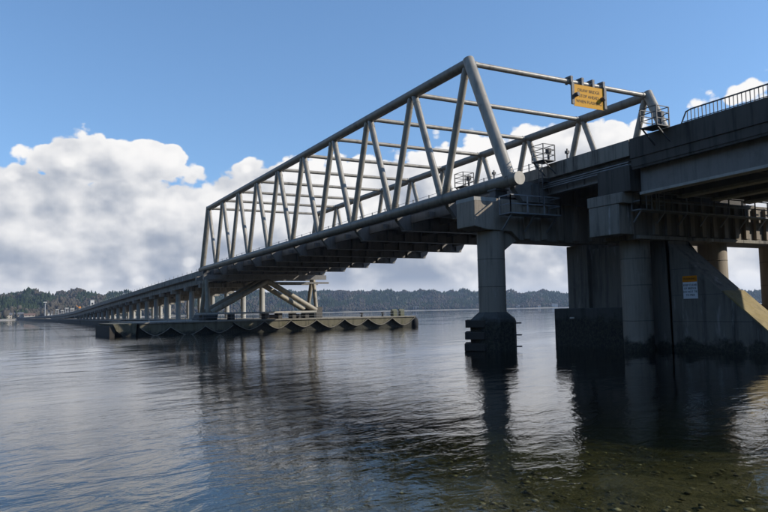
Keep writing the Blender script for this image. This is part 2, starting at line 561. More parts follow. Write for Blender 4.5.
gx = np.concatenate([np.arange(-700, 20, 30.0), np.arange(20, 150, 2.5), np.arange(150, 420, 20.0)])
gy = np.concatenate([np.arange(-420, -110, 20.0), np.arange(-110, 60, 2.5), np.arange(60, 520, 20.0)])
vs = [(x, y, bank_z(x, y) if bank_u(x, y) > -2 else -0.25 - 0.6*min(12, -2 - bank_u(x, y))) for x in gx for y in gy]
fs = []
for i in range(len(gx) - 1):
    for j in range(len(gy) - 1):
        if max(bank_u(gx[i + 1], gy[j]), bank_u(gx[i + 1], gy[j + 1])) < -2.5: continue
        a = i*len(gy) + j; fs.append((a, a + len(gy), a + len(gy) + 1, a + 1))
b_ = MB(); b_.add(vs, fs, True); struct(b_.build('near_bank', 'hill_ground'))


# far shore: shoreline distance and ridge elevation by azimuth from the near bank
AZ = np.array([95, 110, 122.7, 136.4, 144, 155.4, 162, 165.5, 168.5, 176.9, 179.4, 190, 205.0])
ELV = np.array([0.95, 0.95, 1.02, 1.33, 1.62, 1.88, 1.95, 2.02, 2.17, 2.45, 2.40, 2.3, 2.2])
DSH = np.array([2500, 2450, 2400, 2300, 2200, 2000, 1800, 1600, 1400, 1150, 1080, 1000, 950.0])


def shore_d(a): return np.interp(a, AZ, DSH) + 18*math.sin(a*1.7) + 9*math.sin(a*4.3 + 1)


def hill_h(a, s):
    """ground height s metres inland of the shoreline"""
    D0 = shore_d(a); ridge = 480.0
    H = math.tan(R(np.interp(a, AZ, ELV)))*(D0 + ridge) - (20 if a < 163 else 20 + min(1, (a - 163)/4)*6) + 2.5*math.sin(a*2.1) + 2*math.sin(a*5.3 + 2)
    t = min(1, s/ridge)
    h = 1.2*min(1, s/12) + H*(0.22*min(1, s/120)**1.3 + 0.78*(t*t*(3 - 2*t)))
    h += (4*math.sin(s/37 + a*3.1) + 5*math.sin(s/71 - a*1.9))*min(1, s/150)
    return max(h, 0.8*min(1, s/12)) if s >= 0 else s*0.06


b_ = MB(); vs = []; fs = []
azs = np.arange(95, 205.01, 0.4); ss = [-60, 0, 12, 30, 60, 95, 130, 170, 210, 260, 310, 360, 420, 480, 560, 680, 900]
for a in azs:
    D0 = shore_d(a)
    for s in ss:
        r = D0 + s; vs.append((CAM.x + r*math.cos(R(a)), CAM.y + r*math.sin(R(a)), hill_h(a, s)))
m_ = len(ss)
for i in range(len(azs) - 1):
    for j in range(m_ - 1):
        k = i*m_ + j; fs.append((k, k + m_, k + m_ + 1, k + 1))
b_.add(vs, fs, True); struct(b_.build('far_hills', 'hill_ground'))
b_ = MB(); vs = []; fs = []
for a in azs:
    D0 = shore_d(a)
    for s, z in ((-8, -0.3), (3, 1.0), (14, 1.5)):
        r = D0 + s; vs.append((CAM.x + r*math.cos(R(a)), CAM.y + r*math.sin(R(a)), z + 0.15))
for i in range(len(azs) - 1):
    for j in range(2):
        k = i*3 + j; fs.append((k, k + 3, k + 4, k + 1))
b_.add(vs, fs, True); struct(b_.build('far_beach', 'beach'))


def field(a, s):  # where the bare deciduous wood stands instead of conifers
    return math.sin(a*0.9 + 1.3) + math.sin(s/60 + a*0.5) + 0.8*math.sin(a*2.7 + s/45)


cv, cf, av, af = [], [], [], []
nc = na = 0


def conifer(x, y, z, h, w):
        global nc
        n = 6; vv = []
        for (zz, rr) in ((0.08, 1.0), (0.42, 0.62), (0.40, 0.86), (0.72, 0.34), (0.70, 0.5)):
            t0 = rng.uniform(0, 1)
            for i in range(n):
                q = 2*math.pi*i/n + t0; jr = rr*w*rng.uniform(0.75, 1.25)
                vv.append((x + jr*math.cos(q), y + jr*math.sin(q), z + h*(zz + rng.uniform(-0.03, 0.03))))
        vv.append((x, y, z + h))
        f = []
        for lo, hi in ((0, 1), (2, 3)):
            for i in range(n):
                j = (i + 1) % n
                f += [(lo*n + i, lo*n + j, hi*n + j), (lo*n + i, hi*n + j, hi*n + i)]
        for i in range(n): f.append((4*n + i, 4*n + (i + 1) % n, 5*n))
        cv.append(np.array(vv)); cf.append(np.array(f) + nc); nc += len(vv)


for k in range(27000):
    a = 116 + 69*rng.random(); s = 16 + 640*rng.random()**1.15
    D0 = shore_d(a); r = D0 + s
    left = a > 163
    fd = field(a, s)
    if left and fd > 0.5 and rng.random() < 0.35: continue
    x = CAM.x + r*math.cos(R(a)); y = CAM.y + r*math.sin(R(a)); z = hill_h(a, s)
    bare = (fd > (0.1 if left else 0.55) and rng.random() < 0.8) or (s < 70 and rng.random() < 0.55)
    if bare:
        h = rng.uniform(6, 12); w = h*rng.uniform(0.24, 0.40)
        vv = IV*rng.uniform(0.45, 1.45, (12, 3))*np.array([w, w, h*0.5]) + np.array([x, y, z + h*0.52])
        av.append(vv); af.append(IF + 12*na); na += 1
    else:
        h = rng.uniform(7, 12.5)*(1.0 if rng.random() < 0.95 else 1.4)*(0.8 if left else 1.0); w = h*rng.uniform(0.22, 0.34)
        conifer(x, y, z, h, w)


def big(name, V, F, mat, label):
    me = bpy.data.meshes.new(name); V = np.concatenate(V); F = np.concatenate(F)
    me.vertices.add(len(V)); me.vertices.foreach_set('co', V.ravel())
    me.loops.add(F.size); me.loops.foreach_set('vertex_index', F.ravel().astype(np.int32))
    me.polygons.add(len(F)); me.polygons.foreach_set('loop_start', np.arange(0, F.size, 3, dtype=np.int32))
    me.polygons.foreach_set('loop_total', np.full(len(F), 3, dtype=np.int32))
    me.update(calc_edges=True); me.validate(); me.materials.append(MAT[mat])
    o = bpy.data.objects.new(name, me); col.objects.link(o); o['kind'] = 'stuff'; o['label'] = label; o['category'] = 'woods'
    return o


big('conifer_forest', cv, cf, 'conifer', 'dark conifer forest covering the hills of the far shore')
big('bare_woodland', av, af, 'alder', 'grey brown leafless woods between the conifers on the far shore')
cv, cf = [], []; nc = 0
for k in range(2600):
    x = rng.uniform(-260, 240); y = rng.uniform(-190, 260)
    u = bank_u(x, y)
    if u < 24 or u > 110 or -12 < y < 34: continue
    h = rng.uniform(15, 26); conifer(x, y, bank_z(x, y) - 0.5, h, h*rng.uniform(0.17, 0.25))
big('sky_blocking_forest', cv, cf, 'conifer', 'unseen conifer woods added on the near bluff to block low sky light')

# air between the near bank and the hills
hz = MB().box(-4300, 1000, -1600, 4100, -15.5, 130)
hzm = bpy.data.materials.new('haze'); hzm.use_nodes = True; MAT['haze'] = hzm
X.nt = hzm.node_tree; hzm.node_tree.nodes.clear()
pv = node('ShaderNodeVolumePrincipled'); pv.inputs['Color'].default_value = (0.55, 0.72, 1.0, 1); pv.inputs['Density'].default_value = 0.00010
pv.inputs['Anisotropy'].default_value = 0.2
ho = node('ShaderNodeOutputMaterial'); link(pv.outputs[0], ho.inputs['Volume'])
o = hz.build('haze', 'haze', kind='stuff')
o['label'] = 'thin bluish haze over the water'; o['category'] = 'haze'

# ================================================================== truss span
A_ = 8.53; GR = 0.0154; ZB = 12.28; WD = 20.44; HT = 10.29


def TP(s, y, v):
    """point of the span: s panels from the near end, y across, v metres above the chord line"""
    d = -s*A_
    return Vector((d*math.cos(GR) - v*math.sin(GR), y, ZB + d*math.sin(GR) + v*math.cos(GR)))


span = thing('truss_span', (0, 0, ZB), 'grey tubular steel truss span rising over the water between pier and pontoon', 'bridge span')
for y in (0, WD):
    tchord = MB().tube(TP(0.47, y, HT), TP(9.53, y, HT), 0.43, 24).build('top_chord', 'chord_steel', span)
    for i in (1, 4, 7):
        MB().tube(TP(i + 0.22, y, HT), TP(i + 0.24, y, HT), 0.438, 24).build('weld_band', 'chord_steel', tchord)
    bc = MB().tube(TP(-0.15, y, 0), TP(10.15, y, 0), 0.475, 24).build('bottom_chord', 'chord_steel', span)
    for s, e in ((-0.15, -0.152), (10.15, 10.152)):
        MB().tube(TP(s, y, 0), TP(e, y, 0), 0.49, 28).build('end_plate', 'cap_plate', bc)
    for i in range(11):
        MB().tube(TP(i - 0.055, y, 0), TP(i - 0.045, y, 0), 0.492, 24).build('splice_ring', 'chord_steel', bc)
    for i in range(10):
        if i == 0: MB().tube(TP(-0.02, y, 0.2), TP(0.5, y, HT + 0.30), 0.46, 24).build('end_post', 'truss_steel', span)
        else: MB().tube(TP(i + 0.03, y, 0.2), TP(i + 0.47, y, HT - 0.1), 0.305, 18).build('diagonal', 'truss_steel', span)
        if i == 9: MB().tube(TP(10.02, y, 0.2), TP(9.5, y, HT + 0.25), 0.48, 24).build('end_post', 'truss_steel', span)
        else: MB().tube(TP(i + 0.97, y, 0.2), TP(i + 0.53, y, HT - 0.1), 0.305, 18).build('diagonal', 'truss_steel', span)
for o in [o for o in span.children if o.name.split('.')[0] == 'diagonal']:
    vs = [v.co + Vector(span.location) for v in o.data.vertices][:36]
    p = sum((vs[k] for k in range(0, 36, 2)), Vector())/18; q = sum((vs[k] for k in range(1, 36, 2)), Vector())/18
    for a, b in ((0.055, 0.075), (0.905, 0.935)):
        MB().tube(p.lerp(q, a), p.lerp(q, b), 0.326, 18).build('weld_collar', 'truss_steel', o)
for i in range(10):
    for y in (0.55, WD - 0.75): MB().tube(TP(i + 0.5, y, HT), TP(i + 0.5, y + 0.2, HT), 0.265, 18).build('strut_flange', 'truss_steel', span)
for i in range(10):
    MB().tube(TP(i + 0.5, 0.3, HT), TP(i + 0.5, WD - 0.3, HT), 0.22, 18).build('cross_strut', 'truss_steel', span)

# floor beams, tapered at both ends, with stiffener plates
for i in range(11):
    c = TP(i, 0, 0); zc = c.z
    y0, y1 = 0.35, WD - 0.35
    prof = [(y0, zc - 0.55), (y0 + 0.75, zc - 1.45), (y1 - 0.55, zc - 1.45), (y1, zc - 0.55), (y1, zc - 0.05), (y0, zc - 0.05)]
    fb = MB().prism([(c.x - 0.25, y, z) for y, z in prof], (0.5, 0, 0)).build('floor_beam', 'girder_steel', span)
    st = MB()
    for k in range(9):
        yy = y0 + 1.6 + k*(y1 - y0 - 3.0)/8
        st.box(c.x + 0.25, c.x + 0.45, yy - 0.03, yy + 0.03, zc - 1.43, zc - 0.2)
    st.box(c.x - 0.42, c.x + 0.42, y0 + 0.8, y1 - 0.6, zc - 1.52, zc - 1.452)
    st.build('stiffener', 'girder_steel', fb)
for y in (2.0, 5.3, 8.6, 11.9, 15.2, 18.4):
    p, q = TP(0.05, y, -0.42), TP(9.95, y, -0.42)
    MB().beam(p, q, 0.34, 0.75).build('stringer', 'girder_steel', span)
# transverse cross frames half-way between floor beams
for i in range(10):
    p = TP(i + 0.5, 1.2, -0.55); q = TP(i + 0.5, WD - 1.2, -0.55)
    MB().beam(p, q, 0.3, 0.45).build('cross_frame', 'girder_steel', span)
    pn = MB()
    p = TP(i + 0.04, 10.2, -0.93); q = TP(i + 0.96, 10.2, -0.93)
dk = MB().beam(TP(-0.1, 10.22, 0.12), TP(10.1, 10.22, 0.12), 15.4, 0.3).build('deck_slab', 'concrete_dark', span)
MB().beam(TP(-0.1, 10.22, 0.30), TP(10.1, 10.22, 0.30), 13.6, 0.05).build('road_surface', 'asphalt', dk)
for y in (3.15, 17.3):
    p, q = TP(-0.1, y, 0.72), TP(10.1, y, 0.72)
    pr = MB().beam(p, q, 0.3, 0.92).build('parapet', 'concrete', span)
    for k in range(30):
        s = 0.15 + k*0.335
        w = MB(); w.beam(TP(s, y, 1.15), TP(s, y, 1.78), 0.09, 0.09, (1, 0, 0)); w.build('railing_post', 'galvanised', pr)
    for v in (1.45, 1.72):
        MB().tube(TP(0, y, v), TP(10.05, y, v), 0.018, 5).build('railing_cable', 'galvanised', pr)
# vertical gusset web closing the gap between chord and deck edge
for y0, y1 in ((0.4, 2.3), (18.2, 20.0)):
    for i in range(11):
        MB().beam(TP(i, y0, -0.12), TP(i, y1, -0.12), 0.35, 0.25).build('outrigger', 'girder_steel', span)

# ------------------------------------------------------------------ yellow sign on the portal strut
sx0 = TP(0.5, 0, HT).x; sz = TP(0.5, 0, HT).z
sg = thing('warning_sign', (sx0 + 0.24, 12.45, sz - 1.45), 'yellow overhead warning sign with black lettering hung from the portal strut', 'sign')
pf = sx0 + 0.42
MB().box(pf - 0.03, pf, 10.78, 14.28, sz - 2.22, sz - 0.28).build('sign_board', 'sign_yellow', sg)
for y in (10.62, 14.44):
    MB().box(pf - 0.06, pf + 0.10, y - 0.14, y + 0.14, sz - 2.1, sz - 0.15).build('side_post', 'dark_steel', sg)
for k in range(4):
    y = 10.62 + k*1.273
    b_ = MB(); b_.box(pf - 0.72, pf - 0.01, y - 0.13, y + 0.13, sz + 0.24, sz + 0.42); b_.box(pf - 0.14, pf - 0.01, y - 0.12, y + 0.12, sz - 0.4, sz + 0.25); b_.box(pf - 0.74, pf - 0.66, y - 0.12, y + 0.12, sz - 0.2, sz + 0.3)
    b_.build('hanger', 'dark_steel', sg)
for y, d in ((10.93, 1), (14.10, -1)):
    b_ = MB(); b_.tube((pf, y, sz - 1.25), (pf + 0.35, y, sz - 1.25), 0.19, 14); b_.tube((pf + 0.33, y, sz - 1.25), (pf + 0.42, y, sz - 1.25), 0.15, 14)
    b_.build('flashing_beacon', 'dark_steel', sg)
text_mesh('DRAW BRIDGE\nSTOP AHEAD\nWHEN FLASHING', 0.385, 'sign_black', sg, (pf + 0.006, 12.53, sz - 1.25), (0, 1, 0), (0, 0, 1), gap=1.28)

# ------------------------------------------------------------------ piers
pier = thing('bridge_pier', (-1.2, -0.85, 0), 'concrete pier with round column and dark timber fenders carrying the truss end', 'pier')
cx, cyy = -1.2, -0.85
MB().lathe((cx, cyy), [(1.0, 2.4), (1.0, 8.62)], 32).build('column', 'concrete_pier', pier)
jt = MB()
for z in (4.6, 6.6): jt.lathe((cx, cyy), [(1.0, z - 0.03), (1.012, z - 0.025), (1.012, z + 0.025), (1.0, z + 0.03)], 32)
jt.build('form_joint', 'concrete_wall', pier)
MB().lathe((cx, cyy), [(1.72, -6), (1.72, 2.05), (1.66, 2.25), (1.08, 2.75), (0.9, 2.8)], 8, R(22.5), False).build('pedestal', 'concrete_tidal', pier, 0.05)
dl = Vector((-0.656, -0.755, 0)); dn = Vector((0.79, -0.61, 0))
for z, e in ((1.95, 1.90), (1.10, 1.95), (0.28, 2.0)):
    c = Vector((cx, cyy, z))
    MB().beam(c + dl*0.55 + dn*1.55, c + dl*(e - 0.02) + dn*1.0, 0.42, 0.52).build('fender_timber', 'timber', pier, 0.04)
    MB().beam(c + dl*0.55 + dn*-1.35, c + dl*e + dn*-1.0, 0.42, 0.50).build('fender_timber', 'timber', pier, 0.04)
    MB().beam(c + dl*(e - 0.12) + dn*-1.4, c + dl*(e - 0.12) + dn*1.3, 0.40, 0.54).build('fender_timber', 'timber', pier, 0.04)
    MB().tube(c - dl*1.5 + dn*0.5, c - dl*2.0 + dn*0.5, 0.05, 8).build('bolt', 'dark_steel', pier)
# hammerhead crossbeam, bottom drops to a deeper web past the column
prof = [(-3.05, 8.88), (-1.9, 8.62), (0.1, 8.62), (0.1, 7.3), (0.42, 7.55), (1.05, 7.95), (6.9, 7.78), (21.5, 7.7), (21.5, 10.55), (-3.05, 10.98)]
MB().prism([(-2.3, y, z) for y, z in prof[:1] + [(-1.9, 8.66), (0.25, 8.6), (1.05, 7.95), (21.5, 7.72), (21.5, 10.7), (-3.05, 10.98)]], (2.2, 0, 0)).build('crossbeam', 'concrete_pier', pier, 0.05)
MB().prism([(-1.9, -0.25, 7.15), (-1.9, -0.25, 8.75), (-1.9, 1.3, 8.0), (-1.9, 0.75, 7.85)], (1.4, 0, 0)).build('haunch', 'concrete_pier', pier)
MB().prism([(-2.31, -3.06, 10.72), (-0.09, -3.06, 10.72), (-0.09, -3.06, 10.99), (-2.31, -3.06, 10.99)], (0, 2.0, 0)).build('cap_edge', 'concrete_pale', pier)
for y in (0.0, WD):
    b_ = MB(); b_.box(-1.75, -0.65, y - 0.75, y + 0.75, 10.98 if y == 0 else 10.6, 11.25); b_.box(-1.55, -0.85, y - 0.55, y + 0.55, 11.25, 11.70); b_.box(-1.7, -0.7, y - 0.62, y + 0.62, 11.70, 11.82)
    b_.build('bearing', 'dark_steel', pier)
# ribs on the shoreward face
for k in range(12):
    y = 1.3 + k*1.62
    MB().box(-0.098, 0.12, y, y + 0.55, 8.05, 10.45).build('rib', 'concrete_pier', pier, 0.02)
# wall pier and big dark footing at its far side
MB().box(-1.75, 0.45, 7.05, 21.2, 2.5, 7.76).build('pier_wall', 'concrete_wall', pier, 0.05)
MB().box(-3.2, 5.6, 6.85, 22.5, -9, 2.9).build('footing', 'concrete_tidal', pier, 0.06)
MB().box(-1.4, -0.95, 6.79, 6.85, 2.1, 2.22).build('white_plate', 'white_paint', pier)  # small white plate on the footing face

# catwalk on pier A
ct = thing('inspection_catwalk', (0.7, 1.2, 9.75), 'grey railed inspection catwalk beside the truss end and round end plate', 'catwalk')


def railing(parent, pts, zf, h, n_post, mat='galvanised', bars=2, r=0.035):
    """posts and rails along a polyline on a platform"""
    for (p, q) in zip(pts[:-1], pts[1:]):
        p = Vector((*p, 0)); q = Vector((*q, 0)); L = (q - p).length; n = max(1, round(L/n_post))
        for k in range(n + 1):
            c = p.lerp(q, k/n)
            MB().beam((c.x, c.y, zf), (c.x, c.y, zf + h), 2*r, 2*r).build('railing_post', mat, parent)
        for j in range(bars):
            z = zf + h*(j + 1)/bars
            MB().beam((p.x, p.y, z), (q.x, q.y, z), 2*r, 2*r).build('rail', mat, parent)


MB().box(0.13, 1.45, -1.05, 3.7, 9.68, 9.78).build('platform', 'galvanised', ct)
railing(ct, [(0.15, -1.0), (1.4, -1.0), (1.4, 3.65), (0.15, 3.65)], 9.78, 1.25, 1.6)
for y in (-0.8, 1.3, 3.4):
    MB().beam((1.3, y, 9.7), (0.12, y, 8.6), 0.1, 0.1).build('bracket', 'galvanised', ct)

pb_ = thing('bridge_pier', (6.25, 5.75, 0), 'concrete pier with round columns, ribbed crossbeam and block cap under the road approach', 'pier')
cols = [(6.25, 5.75), (6.25, 13.9), (6.25, 21.3)]
for i, c in enumerate(cols):
    MB().lathe(c, [(1.0, -8), (1.0, 7.5)], 32).build('column', 'concrete_pier', pb_)
    jt = MB()
    for z in (2.0, 4.4, 6.2): jt.lathe(c, [(1.0, z - 0.03), (1.012, z - 0.025), (1.012, z + 0.025), (1.0, z + 0.03)], 32)
    jt.build('form_joint', 'concrete_wall', pb_)
MB().box(5.0, 7.5, 4.3, 23, 7.42, 10.3).build('crossbeam', 'concrete_wall', pb_, 0.05)
MB().box(4.88, 7.56, 2.95, 4.29, 7.72, 9.72).build('cap_block', 'concrete', pb_, 0.04)
MB().box(4.82, 7.9, 2.9, 5.6, 9.722, 10.42).build('cap_step', 'concrete', pb_, 0.04)
MB().box(5.7, 8.5, 3.05, 6.2, 10.422, 12.1).build('bearing_block', 'concrete_dark', pb_, 0.04)
for k in range(14):
    y = 6.1 + k*1.22
    MB().box(7.502, 7.72, y, y + 0.42, 7.75, 10.1).build('rib', 'concrete_pier', pb_, 0.02)
MB().box(7.502, 7.8, 4.5, 23, 7.43, 7.66).build('bottom_ledge', 'concrete', pb_, 0.02)
MB().box(5.1, 5.6, 6.25, 19.2, 10.302, 11.95).build('back_wall', 'concrete_dark', pb_)
for k in range(5):
    y = 7.6 + k*3.3
    MB().box(5.7, 7.2, y - 0.5, y + 0.5, 10.302, 10.42).build('bearing', 'dark_steel', pb_)
# sloping wall that runs from the pier towards the shore
MB().box(0.46, 7.70, 7.45, 9.4, -9, 7.40).build('sun_block_wall', 'concrete_wall', pb_)  # added between the piers to keep a patch of sun off
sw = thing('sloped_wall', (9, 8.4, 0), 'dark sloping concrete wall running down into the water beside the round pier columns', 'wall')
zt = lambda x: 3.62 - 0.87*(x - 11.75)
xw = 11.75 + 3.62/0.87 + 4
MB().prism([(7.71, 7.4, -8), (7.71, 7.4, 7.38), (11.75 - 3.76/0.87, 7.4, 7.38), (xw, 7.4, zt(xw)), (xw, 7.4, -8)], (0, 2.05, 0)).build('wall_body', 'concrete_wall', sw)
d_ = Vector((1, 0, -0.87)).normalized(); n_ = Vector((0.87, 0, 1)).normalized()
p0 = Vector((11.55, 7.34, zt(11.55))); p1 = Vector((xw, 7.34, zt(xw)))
MB().prism([p0 + n_*0.004, p1 + n_*0.004, p1 + n_*0.10, p0 + n_*0.10], (0, 2.17, 0)).build('sunlit_coping', 'sunlit_slope', sw, 0.02)  # yellow slab ends at the shade line; sunlit stretch put into the colour
for k in range(3):
    z = 1.9 + k*1.75
    MB().box(7.75, 11.75 - (z - 3.62)/0.87 - 0.15, 7.392, 7.3995, z - 0.015, z + 0.015).build('form_joint', 'concrete_tidal', sw)
# notice on the wall
nt_ = thing('notice_board', (9.25, 7.36, 3.4), 'white notice with an orange header fixed to the dark sloping wall', 'sign')
MB().box(8.70, 9.80, 7.355, 7.388, 3.40, 4.90).build('board', 'sign_white', nt_)
MB().box(8.695, 9.805, 7.345, 7.3545, 4.50, 4.905).build('header', 'sign_orange', nt_)
text_mesh('WARNING', 0.20, 'sign_black', nt_, (9.25, 7.34, 4.70), (1, 0, 0), (0, 0, 1))
text_mesh('KEEP CLEAR\nOF BRIDGE\nDO NOT TIE\nTO PIER', 0.19, 'sign_black', nt_, (9.25, 7.35, 3.96), (1, 0, 0), (0, 0, 1), gap=1.15)
# catwalk along pier B
ct = thing('inspection_catwalk', (8.1, 12, 9.25), 'long dark railed catwalk along the ribbed crossbeam under the road approach', 'catwalk')
MB().box(7.73, 8.55, 3.9, 22, 9.22, 9.3).build('platform', 'galvanised', ct)
railing(ct, [(7.75, 3.95), (8.5, 3.95), (8.5, 21.9)], 9.3, 1.1, 1.55)
for k in range(9):
    y = 4.1 + k*2.2
    MB().beam((8.4, y, 9.22), (7.74, y, 8.5), 0.09, 0.09).build('bracket', 'galvanised', ct)
for y in (4.4, 5.6):   # short ladder up to the bearing
    b_ = MB(); b_.beam((8.58, y, 9.3), (8.58, y, 11.3), 0.06, 0.06); b_.beam((8.58, y + 0.5, 9.3), (8.58, y + 0.5, 11.3), 0.06, 0.06)
    for k in range(6): b_.beam((8.58, y, 9.6 + k*0.3), (8.58, y + 0.5, 9.6 + k*0.3), 0.04, 0.04)
    b_.build('ladder', 'galvanised', ct)

# ------------------------------------------------------------------ link span and road approach
PT = lambda x: 13.545 + 0.0195*(x + 1)       # top of the parapet


def seg(x0, x1, y0, y1, a0, a1):
    """box along X whose bottom and top follow the grade (offsets from the parapet top)"""
    b = MB()
    return b.add([(x0, y0, PT(x0) + a0), (x1, y0, PT(x1) + a0), (x1, y1, PT(x1) + a0), (x0, y1, PT(x0) + a0),
                  (x0, y0, PT(x0) + a1), (x1, y0, PT(x1) + a1), (x1, y1, PT(x1) + a1), (x0, y1, PT(x0) + a1)],
                 [(3, 2, 1, 0), (4, 5, 6, 7), (0, 1, 5, 4), (1, 2, 6, 5), (2, 3, 7, 6), (3, 0, 4, 7)])


lk = thing('link_span', (4, 10, 12), 'short stained deck span bridging the gap between the two piers', 'bridge span')
seg(0.9, 8.6, 2.98, 3.3, -1.06, 0).build('parapet', 'concrete', lk, 0.02)
seg(0.9, 8.6, 17.2, 17.5, -0.95, 0).build('parapet', 'concrete', lk, 0.02)
seg(0.9, 8.6, 3.31, 17.19, -1.35, -1.0).build('deck_slab', 'concrete_dark', lk)
seg(0.9, 8.6, 3.35, 17.1, -0.996, -0.95).build('road_surface', 'asphalt', lk)
for y in (3.5, 6.9, 10.2, 13.5, 16.6):
    gd = seg(-1.9 if y > 3.6 else 0.35, 8.3, y, y + 0.3, -2.1, -1.36).build('girder', 'girder_steel', lk)
    seg(-1.9 if y > 3.6 else 0.35, 8.3, y - 0.1, y + 0.4, -2.2, -2.102).build('flange', 'girder_steel', gd)
    if y < 4:
        for k in range(5):
            seg(0.6 + k*1.7, 0.68 + k*1.7, y - 0.1, y - 0.003, -2.09, -1.4).build('stiffener', 'girder_steel', gd)
b_ = MB()
for k in range(3): b_.tube((-0.5, 3.1, 12.15 - 0.15*k), (8.4, 3.1, 12.3 - 0.15*k), 0.05, 8)
b_.build('conduit', 'galvanised', lk)

ap = thing('approach_span', (30, 10, 12), 'dark concrete road approach on deep girders at the right edge', 'bridge span')
XE = 95.0
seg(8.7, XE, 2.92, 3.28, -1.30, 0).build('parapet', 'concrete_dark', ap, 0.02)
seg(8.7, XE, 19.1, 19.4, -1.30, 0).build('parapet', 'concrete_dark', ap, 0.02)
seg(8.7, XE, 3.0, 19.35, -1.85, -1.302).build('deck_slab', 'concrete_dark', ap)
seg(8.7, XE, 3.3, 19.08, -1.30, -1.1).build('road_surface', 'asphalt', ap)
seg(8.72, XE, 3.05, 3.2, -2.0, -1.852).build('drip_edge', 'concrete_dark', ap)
for y in (3.6, 7.1, 10.6, 14.1, 17.7):
    gd = seg(8.9, XE, y, y + 0.45, -3.45, -1.852).build('girder', 'girder_steel', ap)
    seg(8.9, XE, y - 0.15, y + 0.6, -3.62, -3.452).build('flange', 'concrete_pale', gd)
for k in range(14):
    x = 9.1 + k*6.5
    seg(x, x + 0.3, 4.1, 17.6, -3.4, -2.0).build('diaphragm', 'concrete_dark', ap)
for k in range(8):
    x = 10.6 + k*9.2
    seg(x - 0.02, x + 0.02, 2.914, 2.92, -1.28, -0.02).build('panel_joint', 'concrete_tidal', ap)
# steel handrail with pickets on the approach parapet
hr = thing('handrail', (30, 3.1, 14), 'dark steel picket handrail on top of the approach parapet', 'railing')
RAILX0 = 12.55
b_ = MB()
b_.beam((RAILX0, 3.1, PT(RAILX0) + 0.02), (RAILX0 + 0.35, 3.1, PT(RAILX0) + 0.66), 0.06, 0.06)
b_.beam((RAILX0 + 0.33, 3.1, PT(RAILX0) + 0.66), (RAILX0 + 0.7, 3.1, PT(RAILX0) + 0.74), 0.06, 0.06)
b_.beam((RAILX0 + 0.68, 3.1, PT(RAILX0 + 0.68) + 0.735), (XE, 3.1, PT(XE) + 0.735), 0.07, 0.07)
b_.build('top_rail', 'dark_steel', hr)
b_ = MB(); b_.beam((RAILX0 + 0.15, 3.1, PT(RAILX0 + 0.15) + 0.09), (XE, 3.1, PT(XE) + 0.09), 0.04, 0.04); b_.build('bottom_rail', 'dark_steel', hr)
pk = None
for k in range(50):
    x = RAILX0 + 0.45 + k*0.25
    if pk is None:
        pk = MB().box(x - 0.018, x + 0.018, 3.08, 3.12, PT(x), PT(x) + 0.70).build('picket', 'dark_steel', hr); X0 = x
    else: inst(pk, 'picket', hr, (x - X0, 0, PT(x) - PT(X0)))
b_ = MB()
for k in range(50, 320):
    x = RAILX0 + 0.45 + k*0.25; b_.box(x - 0.018, x + 0.018, 3.08, 3.12, PT(x), PT(x) + 0.70)
b_.build('far_picket', 'dark_steel', hr, kind='stuff')


# ------------------------------------------------------------------ access cages along the parapet
def cage(x, label, ladder, ztop):
    y0, y1 = 1.75, 2.9
    z = ztop
    c = thing('access_cage', (x, 2.3, z), label, 'access cage', 'access cages along the deck edge')
    MB().box(x - 0.65, x + 0.65, y0, y1, z - 0.06, z).build('floor_grate', 'dark_steel', c)
    for px in (x - 0.62, x + 0.62):
        for py in (y0 + 0.03, y1 - 0.03):
            MB().beam((px, py, z - 0.02), (px, py, z + 1.15), 0.06, 0.06).build('post', 'dark_steel', c)
    for zz in (z + 0.4, z + 0.78, z + 1.15):
        b = MB()
        b.beam((x - 0.62, y0 + 0.03, zz), (x + 0.62, y0 + 0.03, zz), 0.045, 0.045); b.beam((x - 0.62, y1 - 0.03, zz), (x + 0.62, y1 - 0.03, zz), 0.045, 0.045)
        b.beam((x - 0.62, y0 + 0.03, zz), (x - 0.62, y1 - 0.03, zz), 0.045, 0.045); b.beam((x + 0.62, y0 + 0.03, zz), (x + 0.62, y1 - 0.03, zz), 0.045, 0.045)
        b.build('rail', 'dark_steel', c)
    for px in (x - 0.55, x + 0.55):
        MB().beam((px, y0 + 0.1, z - 0.05), (px, y1 + 0.02, z - 0.95), 0.07, 0.07).build('bracket', 'dark_steel', c)
    b = MB(); b.tube((x + 0.2, y1 - 0.25, z), (x + 0.2, y1 - 0.25, z + 0.8), 0.09, 8); b.box(x + 0.05, x + 0.35, y1 - 0.4, y1 - 0.1, z + 0.55, z + 0.95); b.build('valve', 'dark_steel', c)
    if ladder:
        b = MB()
        for px in (x - 0.1, x + 0.3): b.beam((px, y0 + 0.15, z - 0.05), (px, y0 + 0.15, z - ladder), 0.05, 0.05)
        for k in range(int(ladder/0.3)): b.beam((x - 0.1, y0 + 0.15, z - 0.2 - k*0.3), (x + 0.3, y0 + 0.15, z - 0.2 - k*0.3), 0.035, 0.035)
        b.build('ladder', 'dark_steel', c)


cage(-8.7, 'small black railed access cage above the chord left of the leaning end post', 0, 13.42)
cage(1.25, 'black railed access cage with ladder right of the round chord end plate', 3.3, 13.68)
cage(11.25, 'black railed access cage at the start of the picket handrail on the right', 0, 13.85)
for i, x in enumerate((-5.6, 2.9)):
    b_ = MB(); b_.beam((x, 3.1, 13.3), (x, 3.1, 14.35), 0.09, 0.09); b_.box(x - 0.12, x + 0.12, 2.98, 3.22, 14.0, 14.2)
    o = b_.build('marker_post', 'dark_steel')
    tag(o, ['short dark post behind the foot of the leaning truss end post', 'short dark post on the parapet right of the laddered cage'][i], 'post')

